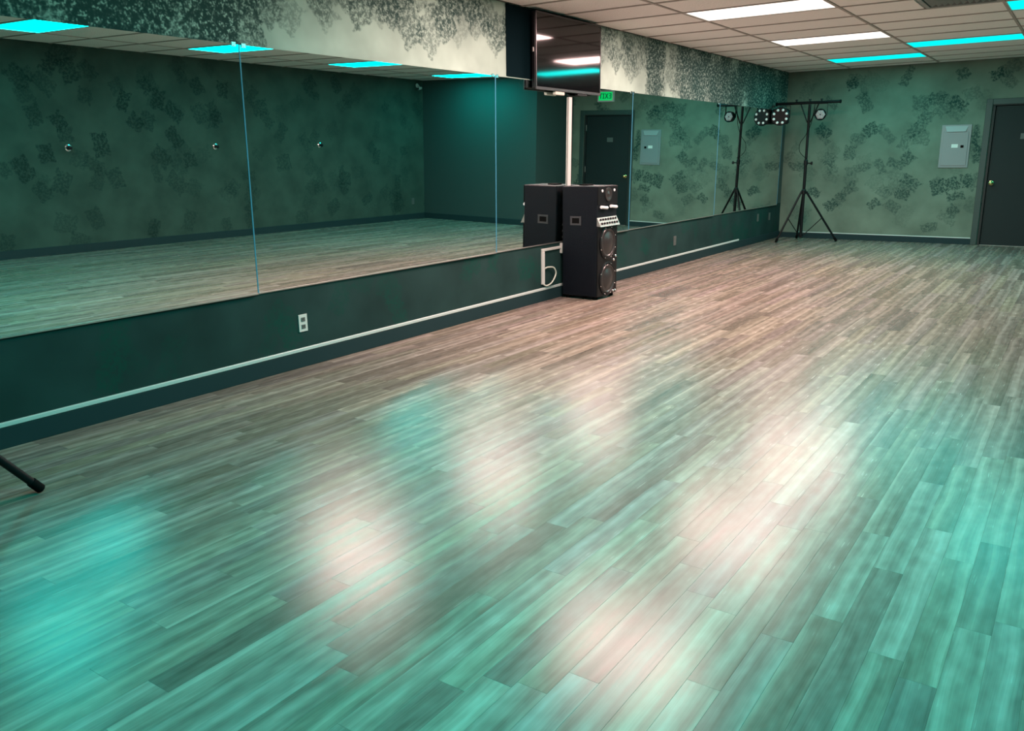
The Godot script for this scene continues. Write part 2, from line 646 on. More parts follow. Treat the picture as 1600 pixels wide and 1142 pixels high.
# ---------------------------------------------------------------- ceiling of lay-in tiles
func build_ceiling() -> void:
	var st := stn()
	cbox(st, Vector3(-0.15, ROOM_H + 0.045, FAR_Z - 0.15), Vector3(ROOM_W + 0.15, ROOM_H + 0.2, BACK_Z + 0.15))
	var ce := part(st, "ceiling", M.plenum, self)
	tag(ce, "pale suspended ceiling of long lay-in tiles", "ceiling", "", "structure")
	var xs := [0.0, 0.95, 2.17, 3.39, 4.61, 5.83, ROOM_W]
	var zs := [FAR_Z]
	var k := -7.54 - 0.61 * 10
	while k < BACK_Z - 0.1:
		if k > FAR_Z + 0.1: zs.append(k)
		k += 0.61
	zs.append(BACK_Z)
	var grid := stn()
	for i in range(1, xs.size() - 1):
		cbox(grid, Vector3(xs[i] - 0.012, ROOM_H - 0.006, FAR_Z), Vector3(xs[i] + 0.012, ROOM_H + 0.03, BACK_Z))
	for j in range(1, zs.size() - 1):
		cbox(grid, Vector3(0.0, ROOM_H - 0.0065, zs[j] - 0.014), Vector3(ROOM_W, ROOM_H + 0.0305, zs[j] + 0.014))
	part(grid, "suspension_grid", M.grid, ce)
	var angle := stn()
	cbox(angle, Vector3(0, ROOM_H - 0.004, FAR_Z), Vector3(0.02, ROOM_H + 0.02, BACK_Z), 0.001)
	cbox(angle, Vector3(0, ROOM_H - 0.004, FAR_Z), Vector3(ROOM_W, ROOM_H + 0.02, FAR_Z + 0.02), 0.001)
	part(angle, "wall_angle", M.wall_dark, ce)
	var taken := {}
	for a in fixtures():
		taken["%.2f %.2f" % [a[0], a[1]]] = true
	var meshes := {}
	var n := 0
	for i in xs.size() - 1:
		for j in zs.size() - 1:
			var c := Vector2((xs[i] + xs[i + 1]) * 0.5, (zs[j] + zs[j + 1]) * 0.5)
			var w: float = xs[i + 1] - xs[i] - 0.026
			var d: float = zs[j + 1] - zs[j] - 0.03
			var lit := false
			for a in fixtures():
				if absf(a[0] - c.x) < 0.1 and absf(a[1] - c.y) < 0.1: lit = true
			if lit:
				continue
			if i == 2 and absf(c.y + 8.455) < 0.1:     # the vent fills the far half of this bay
				w = 0.61 - 0.026
				c.x = 2.17 + 0.305
			var key := "%.3f %.3f" % [w, d]
			if not meshes.has(key):
				var t := stn()
				cbox(t, Vector3(-w / 2, 0, -d / 2), Vector3(w / 2, 0.016, d / 2), 0.003)
				meshes[key] = t.commit()
			share(meshes[key], "ceiling_tile" if n == 0 else "ceiling_tile_%03d" % n, M.tile, ce, Vector3(c.x, ROOM_H, c.y))
			n += 1
	# air diffuser
	var v := thing("ceiling_vent", "grey square air vent in the ceiling at the top edge", "vent", Vector3(3.085, ROOM_H, -8.455))
	st = stn()
	for s in [-1.0, 1.0]:
		cbox(st, Vector3(-0.3, -0.006, s * 0.28 - 0.02), Vector3(0.3, 0.02, s * 0.28 + 0.02), 0.003)
		cbox(st, Vector3(s * 0.28 - 0.02, -0.006, -0.26), Vector3(s * 0.28 + 0.02, 0.02, 0.26), 0.003)
	part(st, "frame", M.vent, v)
	st = stn()
	cbox(st, Vector3(-0.27, 0.022, -0.27), Vector3(0.27, 0.03, 0.27))
	part(st, "duct_back", M.black_plastic, v)
	for q in 11:
		st = stn()
		var x := -0.25 + q * 0.05
		poly(st, [Vector3(x, 0.0, -0.26), Vector3(x + 0.03, 0.018, -0.26), Vector3(x + 0.03, 0.018, 0.26), Vector3(x, 0.0, 0.26)], Vector3(0.5, -0.85, 0))
		poly(st, [Vector3(x, 0.002, -0.26), Vector3(x + 0.03, 0.02, -0.26), Vector3(x + 0.03, 0.02, 0.26), Vector3(x, 0.002, 0.26)], Vector3(-0.5, 0.85, 0))
		part(st, "slat", M.vent, v)


# ---------------------------------------------------------------- walls, baseboards, trim
func build_walls() -> void:
	# left wall: three courses
	var w := thing("wall_left", "long left wall, dark below the mirrors and pale stamped paint above", "wall", Vector3.ZERO, 0.0, "", "structure")
	var st := stn()
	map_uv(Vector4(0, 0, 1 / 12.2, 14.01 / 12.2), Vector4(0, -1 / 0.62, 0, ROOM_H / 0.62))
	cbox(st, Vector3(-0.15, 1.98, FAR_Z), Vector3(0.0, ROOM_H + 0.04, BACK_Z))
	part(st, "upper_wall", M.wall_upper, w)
	st = stn()
	map_uv(Vector4(0, 0, 1 / 12.2, 14.01 / 12.2), Vector4(0, -1 / 0.56, 0, 1))
	cbox(st, Vector3(-0.15, -0.006, FAR_Z), Vector3(0.0, 0.56, BACK_Z))
	part(st, "lower_wall", M.wall_lower, w)
	uv_on = false
	st = stn()
	cbox(st, Vector3(-0.15, 0.56, FAR_Z), Vector3(0.0, 1.98, BACK_Z))
	part(st, "middle_wall", M.wall_dark, w)
	# far wall with the doorway
	st = stn()
	map_uv(Vector4(1 / ROOM_W, 0, 0, 0), Vector4(0, -1 / ROOM_H, 0, 1))
	cbox(st, Vector3(-0.15, -0.006, FAR_Z - 0.15), Vector3(2.92, ROOM_H + 0.04, FAR_Z))
	cbox(st, Vector3(2.92, 2.0, FAR_Z - 0.15), Vector3(3.90, ROOM_H + 0.04, FAR_Z))
	cbox(st, Vector3(3.90, -0.006, FAR_Z - 0.15), Vector3(ROOM_W + 0.15, ROOM_H + 0.04, FAR_Z))
	solo(st, "wall_front", M.wall_far, "far wall of olive grey paint with dark sponge stamps", "wall", "", "structure")
	st = stn()
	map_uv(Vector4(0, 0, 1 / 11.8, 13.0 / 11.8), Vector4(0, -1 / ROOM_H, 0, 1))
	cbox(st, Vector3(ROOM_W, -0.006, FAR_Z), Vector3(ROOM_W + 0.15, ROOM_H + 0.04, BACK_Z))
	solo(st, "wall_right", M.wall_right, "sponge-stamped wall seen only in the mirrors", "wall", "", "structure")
	uv_on = false
	st = stn()
	cbox(st, Vector3(-0.15, -0.006, BACK_Z), Vector3(ROOM_W + 0.15, ROOM_H + 0.04, BACK_Z + 0.15))
	solo(st, "wall_back", M.wall_plain, "plain wall behind the camera", "wall", "", "structure")
	st = stn()
	cbox(st, Vector3(BLOCK_X, -0.006, FAR_Z), Vector3(ROOM_W, ROOM_H + 0.04, BLOCK_Z))
	solo(st, "wall_closet", M.wall_plain, "wall block beside the exit door, seen only in the mirror", "wall", "", "structure")
	# baseboards
	st = stn()
	cbox(st, Vector3(0, 0, FAR_Z), Vector3(0.012, 0.105, BACK_Z), 0.003)
	solo(st, "baseboard_left", M.baseboard, "dark baseboard under the mirrored wall", "baseboard", "", "structure")
	st = stn()
	cbox(st, Vector3(0.012, 0, FAR_Z), Vector3(2.835, 0.085, FAR_Z + 0.012), 0.003)
	solo(st, "baseboard_front", M.baseboard, "dark baseboard along the far wall", "baseboard", "", "structure")
	st = stn()
	cbox(st, Vector3(ROOM_W - 0.012, 0, BLOCK_Z), Vector3(ROOM_W, 0.105, BACK_Z), 0.003)
	solo(st, "baseboard_right", M.baseboard, "dark baseboard seen in the mirrors", "baseboard", "", "structure")
	st = stn()
	cbox(st, Vector3(BLOCK_X, 0, BLOCK_Z), Vector3(ROOM_W - 0.012, 0.105, BLOCK_Z + 0.012), 0.003)
	solo(st, "baseboard_closet", M.baseboard, "dark baseboard of the wall block beside the exit door", "baseboard", "", "structure")
	st = stn()
	cbox(st, Vector3(0, 0.107, -12.05), Vector3(0.016, 0.132, BACK_Z), 0.005)
	solo(st, "trim_1", M.trim_light, "pale strip on the baseboard under the mirrors, ending short of the corner", "trim", "", "structure")
	st = stn()
	cbox(st, Vector3(0.3, 0.087, FAR_Z), Vector3(2.835, 0.103, FAR_Z + 0.014), 0.004)
	solo(st, "trim_2", M.trim_light, "pale thin strip on the far wall baseboard", "trim", "", "structure")


# ---------------------------------------------------------------- mirrors
func build_mirrors() -> void:
	var spans := [[-0.76, -3.317, "mirror pane at the left edge of the photo, nearest the camera"], [-3.317, -5.873, "mirror pane above the outlet, between the two tall left seams"], [-5.873, -8.411, "mirror pane behind the tall black speaker"], [-8.411, -10.97, "mirror pane just beyond the speaker, showing the electrical panel"], [-10.97, -13.74, "mirror pane nearest the corner, showing the light stand"]]
	var y0 := 0.5435
	var y1 := 2.003
	var mid := (y0 + y1) * 0.5
	for s in spans:
		var c := Vector3(0.024, mid, (s[0] + s[1]) * 0.5)
		var half: float = (s[0] - s[1]) * 0.5
		var t := thing("wall_mirror", s[2], "mirror", c, 0.0, "mirror panes in a row on the left wall")
		t.rotation = Vector3(0, deg_to_rad(-0.329), deg_to_rad(-0.857))
		var st := stn()
		cbox(st, Vector3(-0.006, -(y1 - mid), -half + 0.0057), Vector3(0.0, y1 - mid, half - 0.003), 0.0008)
		part(st, "mirror_glass", M.mirror, t)
		st = stn()
		cbox(st, Vector3(-0.006, -(y1 - mid), -half - 0.003), Vector3(0.002, y1 - mid, -half + 0.0055), 0.0008)
		part(st, "seam_edge", M.mirror_edge, t)
		st = stn()
		cbox(st, Vector3(-0.008, -(y1 - mid) - 0.006, -half), Vector3(0.003, -(y1 - mid) + 0.004, half), 0.001)
		part(st, "bottom_channel", M.channel, t)
		for e in [-1.0, 1.0]:
			st = stn()
			cbox(st, Vector3(-0.01, y1 - mid - 0.014, e * (half - 0.04) - 0.016), Vector3(0.005, y1 - mid + 0.012, e * (half - 0.04) + 0.016), 0.002)
			part(st, "clip", M.chrome, t)


# ---------------------------------------------------------------- door and exit sign
func build_door() -> void:
	var t := thing("door_1", "dark flush door with a brass knob at the right edge", "door", Vector3(0, 0, FAR_Z), 0.0, "", "structure")
	var st := stn()
	cbox(st, Vector3(2.835, 0, 0), Vector3(2.915, 2.06, 0.022), 0.004)
	cbox(st, Vector3(3.905, 0, 0), Vector3(3.985, 2.06, 0.022), 0.004)
	cbox(st, Vector3(2.9151, 1.98, 0), Vector3(3.9049, 2.06, 0.022), 0.004)
	part(st, "casing", M.door_frame, t)
	st = stn()
	cbox(st, Vector3(2.921, 0, -0.12), Vector3(2.955, 1.965, 0.006), 0.003)
	cbox(st, Vector3(3.865, 0, -0.12), Vector3(3.899, 1.965, 0.006), 0.003)
	cbox(st, Vector3(2.921, 1.9655, -0.12), Vector3(3.899, 1.999, 0.006), 0.003)
	part(st, "jamb", M.door_gap, t)
	st = stn()
	cbox(st, Vector3(2.959, 0.008, -0.062), Vector3(3.861, 1.961, -0.02), 0.003)
	part(st, "leaf", M.door, t)
	st = stn()
	cbox(st, Vector3(2.955, -0.004, -0.14), Vector3(3.865, 0.006, 0.004), 0.002)
	part(st, "threshold", M.silver, t)
	st = stn()
	lathe(st, Vector3(3.01, 0.893, -0.021), Vector3(0, 0, 1), [Vector2(0, 0), Vector2(0.033, 0), Vector2(0.033, 0.005), Vector2(0.014, 0.010), Vector2(0.012, 0.03), Vector2(0.024, 0.038), Vector2(0.03, 0.052), Vector2(0.026, 0.066), Vector2(0.012, 0.073), Vector2(0, 0.074)], 20)
	part(st, "knob", M.brass, t)
	st = stn()
	cbox(st, Vector3(3.30, 1.50, -0.021), Vector3(3.42, 1.58, -0.015), 0.002)
	part(st, "door_plate", M.plate_dark, t)
	for y in [0.25, 1.0, 1.75]:
		st = stn()
		rod(st, Vector3(3.866, y - 0.05, -0.012), Vector3(3.866, y + 0.05, -0.012), 0.008)
		part(st, "hinge", M.silver, t)
	var e := thing("exit_sign", "glowing green exit sign seen in the mirror beside the television", "exit sign", Vector3(3.45, 2.305, FAR_Z))
	st = stn()
	cbox(st, Vector3(-0.17, -0.1, 0), Vector3(0.17, 0.1, 0.045), 0.006)
	part(st, "housing", M.white_plastic, e)
	st = stn()
	cbox(st, Vector3(-0.138, -0.072, 0.0452), Vector3(0.138, 0.072, 0.049), 0.002)
	part(st, "sign_face", M.exit_glow, e)
	var tm := TextMesh.new()
	var fnt := SystemFont.new()
	fnt.font_names = PackedStringArray(["Droid Sans"])
	fnt.font_weight = 700
	tm.font = fnt
	tm.text = "EXIT"
	tm.font_size = 48
	tm.pixel_size = 0.0026
	tm.depth = 0.002
	share(tm, "lettering", M.exit_ink, e, Vector3(0, 0, 0.0503))


# ---------------------------------------------------------------- television
func build_television() -> void:
	var t := thing("television", "black flat television hung high on the mirrored wall near the ceiling", "television", Vector3(0.1, 1.9, -7.0))
	var z0 := -7.58
	var z1 := -6.41
	var y0 := 1.925
	var y1 := 2.57
	var st := stn()
	cbox(st, Vector3(0.045, y0 + 0.01, z0 + 0.004), Vector3(0.086, y1 - 0.004, z1 - 0.004), 0.008)
	part(st, "back_shell", M.black_plastic, t, Vector3(-0.1, -1.9, 7.0))
	st = stn()
	cbox(st, Vector3(0.087, y1 - 0.012, z0), Vector3(0.098, y1, z1), 0.002)
	cbox(st, Vector3(0.087, y0, z0), Vector3(0.098, y0 + 0.026, z1), 0.002)
	cbox(st, Vector3(0.087, y0 + 0.0262, z0), Vector3(0.098, y1 - 0.0122, z0 + 0.012), 0.002)
	cbox(st, Vector3(0.087, y0 + 0.0262, z1 - 0.012), Vector3(0.098, y1 - 0.0122, z1), 0.002)
	part(st, "bezel", M.bezel, t, Vector3(-0.1, -1.9, 7.0))
	st = stn()
	cbox(st, Vector3(0.0865, y0 + 0.0263, z0 + 0.0122), Vector3(0.0945, y1 - 0.0123, z1 - 0.0122), 0.001)
	part(st, "screen", M.screen, t, Vector3(-0.1, -1.9, 7.0))
	st = stn()
	cbox(st, Vector3(0.0005, 2.018, -7.5), Vector3(0.012, 2.59, -6.09), 0.002)
	part(st, "dark_board", M.board, t, Vector3(-0.1, -1.9, 7.0))  # thin dark sheet on the wall, reaching out beside the set
	st = stn()
	cbox(st, Vector3(0.0125, 2.15, -7.2), Vector3(0.0445, 2.4, -7.14), 0.002)
	part(st, "wall_bracket", M.black_metal, t, Vector3(-0.1, -1.9, 7.0))
	st = stn()
	cbox(st, Vector3(0.0125, 2.15, -6.86), Vector3(0.0445, 2.4, -6.8), 0.002)
	part(st, "wall_bracket", M.black_metal, t, Vector3(-0.1, -1.9, 7.0))
	st = stn()
	cbox(st, Vector3(0.06, y0 - 0.03, -6.9), Vector3(0.094, y0 - 0.0005, -6.74), 0.004)
	part(st, "sensor_bar", M.cord, t, Vector3(-0.1, -1.9, 7.0))
	st = stn()
	cbox(st, Vector3(0.06, y0 - 0.018, -7.32), Vector3(0.094, y0 - 0.0005, -7.14), 0.004)
	part(st, "logo_bar", M.black_plastic, t, Vector3(-0.1, -1.9, 7.0))
	st = stn()
	cbox(st, Vector3(0.06, 2.235, z1 - 0.002), Vector3(0.075, 2.275, z1 + 0.006), 0.002)
	part(st, "side_button", M.silver, t, Vector3(-0.1, -1.9, 7.0))


# ---------------------------------------------------------------- loudspeaker
func build_speaker() -> void:
	var o := Vector3(0.245, 0, -7.13)           # centre of the footprint; front looks to +x
	var t := thing("loudspeaker", "tall black loudspeaker tower with two woofers standing before the mirror", "speaker", o)
	var hx := 0.195
	var hz := 0.2
	var top := 1.075
	var st := stn()
	cbox(st, Vector3(-hx, 0.03, -hz), Vector3(hx - 0.012, top, hz), 0.008)
	part(st, "cabinet", M.cabinet, t)
	st = stn()
	cbox(st, Vector3(hx - 0.0118, 0.034, -hz + 0.004), Vector3(hx, 0.70, hz - 0.004), 0.004)
	cbox(st, Vector3(hx - 0.0118, 0.905, -hz + 0.004), Vector3(hx, top - 0.004, hz - 0.004), 0.004)
	part(st, "baffle", M.black_plastic, t)
	for s in [[-1, -1], [-1, 1], [1, -1], [1, 1]]:
		st = stn()
		lathe(st, Vector3(s[0] * 0.15, 0, s[1] * 0.155), Vector3.UP, [Vector2(0, 0), Vector2(0.022, 0), Vector2(0.026, 0.006), Vector2(0.026, 0.0298), Vector2(0, 0.0298)], 16)
		part(st, "foot", M.rubber, t)
	# woofers
	for y in [0.54, 0.19]:
		st = stn()
		lathe(st, Vector3(hx + 0.0003, y, 0), Vector3.RIGHT, [Vector2(0.165, 0), Vector2(0.165, 0.006), Vector2(0.158, 0.009), Vector2(0.147, 0.009), Vector2(0.143, 0.003)], 40)
		var wf := part(st, "woofer", M.black_plastic, t)
		st = stn()
		lathe(st, Vector3(hx + 0.0003, y, 0), Vector3.RIGHT, [Vector2(0.1428, 0.003), Vector2(0.136, 0.011), Vector2(0.126, 0.012), Vector2(0.118, 0.005), Vector2(0.10, 0.006), Vector2(0.07, 0.018), Vector2(0.045, 0.026), Vector2(0.02, 0.03), Vector2(0, 0.031)], 40)
		part(st, "cone", M.cone, wf)
		for a in 8:
			st = stn()
			var an := TAU * (a + 0.5) / 8
			lathe(st, Vector3(hx + 0.0095, y + 0.153 * sin(an), 0.153 * cos(an)), Vector3.RIGHT, [Vector2(0.007, 0), Vector2(0.006, 0.003), Vector2(0, 0.004)], 10)
			part(st, "screw", M.chrome, wf)
	for q in [[0.395, -0.165], [0.36, -0.125], [0.055, -0.165], [0.02 + 0.035, -0.12]]:
		st = stn()
		lathe(st, Vector3(hx + 0.0005, q[0], q[1]), Vector3.RIGHT, [Vector2(0.013, 0), Vector2(0.013, 0.004), Vector2(0.009, 0.010), Vector2(0, 0.012)], 14)
		part(st, "bolt", M.chrome, t)
	# control panel leaning out below the horn
	st = stn()
	var p := [Vector3(hx, 0.705, 0), Vector3(hx + 0.03, 0.70, 0), Vector3(hx - 0.028, 0.815, 0), Vector3(hx - 0.03, 0.705, 0)]
	var zl := Vector3(0, 0, hz - 0.006)
	for k in 4:
		var a: Vector3 = p[k]
		var b: Vector3 = p[(k + 1) % 4]
		var n := Vector3(b.y - a.y, a.x - b.x, 0)
		if n.dot(a - Vector3(hx - 0.01, 0.74, 0)) < 0: n = -n
		poly(st, [a - zl, b - zl, b + zl, a + zl], n.normalized())
	for s in [-1.0, 1.0]:
		poly(st, [p[0] + zl * s, p[1] + zl * s, p[2] + zl * s, p[3] + zl * s], Vector3(0, 0, s))
	var cp := part(st, "control_panel", M.silver, t)
	var along: Vector3 = (p[2] - p[1]).normalized()
	var out := Vector3(-along.y, along.x, 0)
	if out.x < 0: out = -out
	for row in 2:
		for k in 7:
			st = stn()
			var at: Vector3 = p[1] + along * (0.03 + row * 0.04) + Vector3(0, 0, -0.15 + k * 0.05) + out * 0.0004
			lathe(st, at, out, [Vector2(0.011, 0), Vector2(0.010, 0.012), Vector2(0, 0.013)], 12)
			part(st, "knob", M.black_plastic, cp)
	st = stn()
	cbox(st, Vector3(hx - 0.029, 0.8155, -hz + 0.006), Vector3(hx - 0.0125, 0.9045, hz - 0.006), 0.002)
	part(st, "recess", M.rubber, t)
	# horn, and two chrome bars whose glints are put in as white colour
	st = stn()
	lathe(st, Vector3(hx + 0.0003, 0.995, 0), Vector3.RIGHT, [Vector2(0.065, 0), Vector2(0.065, 0.006), Vector2(0.055, 0.008), Vector2(0.03, 0.002), Vector2(0.016, 0.006), Vector2(0, 0.012)], 28)
	part(st, "tweeter", M.cone, t)
	for s in [-1.0, 1.0]:
		st = stn()
		rod(st, Vector3(hx + 0.006, 0.87, s * 0.095 - 0.065), Vector3(hx + 0.012, 0.882, s * 0.095 + 0.065), 0.015, 14)
		part(st, "glint_bar", M.led, t)
		st = stn()
		lathe(st, Vector3(hx + 0.0004, 1.03, s * 0.12), Vector3.RIGHT, [Vector2(0.014, 0), Vector2(0.012, 0.005), Vector2(0, 0.008)], 14)
		part(st, "indicator", M.led, t)
	# side handles
	for s in [-1.0, 1.0]:
		st = stn()
		for q in [-1.0, 1.0]:
			cbox(st, Vector3(-0.045 - 0.06, 0.752 + q * 0.034 - 0.009, minf(s * hz, s * (hz + 0.005))), Vector3(-0.045 + 0.06, 0.752 + q * 0.034 + 0.009, maxf(s * hz, s * (hz + 0.005))), 0.002)
			cbox(st, Vector3(-0.045 + q * 0.05 - 0.01, 0.752 - 0.0249, minf(s * hz, s * (hz + 0.005))), Vector3(-0.045 + q * 0.05 + 0.01, 0.752 + 0.0249, maxf(s * hz, s * (hz + 0.005))), 0.002)
		var hp := part(st, "side_handle", M.handle_grey, t)
		st = stn()
		cbox(st, Vector3(-0.085, 0.727, minf(s * hz, s * (hz + 0.001))), Vector3(-0.005, 0.777, maxf(s * hz, s * (hz + 0.001))))
		part(st, "handle_cup", M.rubber, hp)
	# top plate and strap
	st = stn()
	cbox(st, Vector3(-0.09, top + 0.0003, -0.06), Vector3(0.0, top + 0.012, 0.06), 0.004)
	part(st, "top_handle", M.rubber, t)
	# back: amplifier plate, bass port
	st = stn()
	cbox(st, Vector3(-hx - 0.004, 0.40, -0.12), Vector3(-hx - 0.0003, 0.80, 0.12), 0.002)
	var bp := part(st, "amplifier_plate", M.black_metal, t)
	for y in [0.46, 0.52, 0.58, 0.64, 0.70]:
		st = stn()
		lathe(st, Vector3(-hx - 0.0043, y, 0.08), Vector3.LEFT, [Vector2(0.012, 0), Vector2(0.011, 0.002), Vector2(0, 0.002)], 10)
		part(st, "socket", M.silver, bp)
	for y in [0.90, 0.99]:
		st = stn()
		lathe(st, Vector3(-hx - 0.0003, y, 0.09), Vector3.LEFT, [Vector2(0.05, 0), Vector2(0.048, 0.006), Vector2(0.04, 0.007), Vector2(0.036, 0.002), Vector2(0, 0.002)], 24)
		part(st, "bass_port", M.black_plastic, t)


# ---------------------------------------------------------------- raceways and cord
func build_raceways() -> void:
	var st := stn()
	cbox(st, Vector3(0.0, 0.56, -7.118), Vector3(0.012, 1.893, -7.062), 0.003)
	solo(st, "cable_cover", M.white_plastic, "white vertical cable cover running from the television down behind the speaker", "cable cover").transform = Transform3D(Basis(Vector3(0, 0, 1), deg_to_rad(-0.857)), Vector3(0.0065, 0, 0))
	var t := thing("cable_raceway", "white angled cable raceway with a loop of cord left of the speaker", "raceway")
	st = stn()
	cbox(st, Vector3(0.0005, 0.478, -6.96), Vector3(0.02, 0.503, -6.6205), 0.003)
	part(st, "horizontal_duct", M.white_plastic, t)
	st = stn()
	cbox(st, Vector3(0.0005, 0.165, -6.665), Vector3(0.02, 0.4775, -6.62), 0.003)
	part(st, "vertical_duct", M.white_plastic, t)
	st = stn()
	cbox(st, Vector3(0.0005, 0.43, -7.03), Vector3(0.04, 0.53, -6.9605), 0.004)
	part(st, "junction_box", M.white_plastic, t)
	st = stn()
	tube(st, curve([Vector3(0.012, 0.166, -6.645), Vector3(0.025, 0.148, -6.69), Vector3(0.04, 0.175, -6.76), Vector3(0.045, 0.25, -6.82), Vector3(0.04, 0.31, -6.79), Vector3(0.022, 0.322, -6.72), Vector3(0.0215, 0.318, -6.668)], 8), 0.0075)
	part(st, "cord", M.cord, t)


# ---------------------------------------------------------------- light stands
func tripod_parts(t: Node3D, feet: Array, hub: float, low: float, top: float, thick := 0.0155) -> void:
	# origin at the pole's foot on the floor
	var st := stn()
	rod(st, Vector3(0, low, 0), Vector3(0, 1.22, 0), 0.0225)
	part(st, "lower_pole", M.black_metal, t)
	st = stn()
	rod(st, Vector3(0, 1.2205, 0), Vector3(0, top, 0), 0.0195)
	part(st, "upper_pole", M.black_metal, t)
	st = stn()
	lathe(st, Vector3(0, 1.17, 0), Vector3.UP, [Vector2(0.0227, 0), Vector2(0.03, 0.004), Vector2(0.03, 0.07), Vector2(0.024, 0.08), Vector2(0.0197, 0.08)], 18)
	part(st, "clamp_collar", M.black_plastic, t)
	st = stn()
	rod(st, Vector3(0.0302, 1.2, 0), Vector3(0.075, 1.2, 0), 0.009)
	rod(st, Vector3(0.0755, 1.2, 0), Vector3(0.1, 1.2, 0), 0.024)
	part(st, "clamp_knob", M.black_plastic, t)
	st = stn()
	lathe(st, Vector3(0, hub - 0.04, 0), Vector3.UP, [Vector2(0.0227, 0), Vector2(0.036, 0.005), Vector2(0.036, 0.06), Vector2(0.028, 0.075), Vector2(0.0227, 0.075)], 18)
	part(st, "hub", M.black_plastic, t)
	st = stn()
	lathe(st, Vector3(0, low + 0.01, 0), Vector3.UP, [Vector2(0.0227, 0), Vector2(0.032, 0.004), Vector2(0.032, 0.045), Vector2(0.0227, 0.05)], 18)
	part(st, "sliding_collar", M.black_plastic, t)
	for f in feet:
		var flat := Vector3(f.x, 0, f.z).normalized()
		var a: Vector3 = flat * 0.037 + Vector3(0, hub, 0)
		var b: Vector3 = f + Vector3(0, 0.022, 0)
		st = stn()
		rod(st, a, b, thick)
		var leg := part(st, "leg", M.black_metal, t)
		st = stn()
		var d := (b - a).normalized()
		rod(st, b - d * 0.05, b + d * 0.012, thick + 0.004)
		part(st, "rubber_foot", M.rubber, leg)
		st = stn()
		rod(st, flat * 0.033 + Vector3(0, low + 0.03, 0), a.lerp(b, 0.52) - Vector3(0, 0.016, 0), 0.0065, 10)
		part(st, "brace", M.black_metal, t)


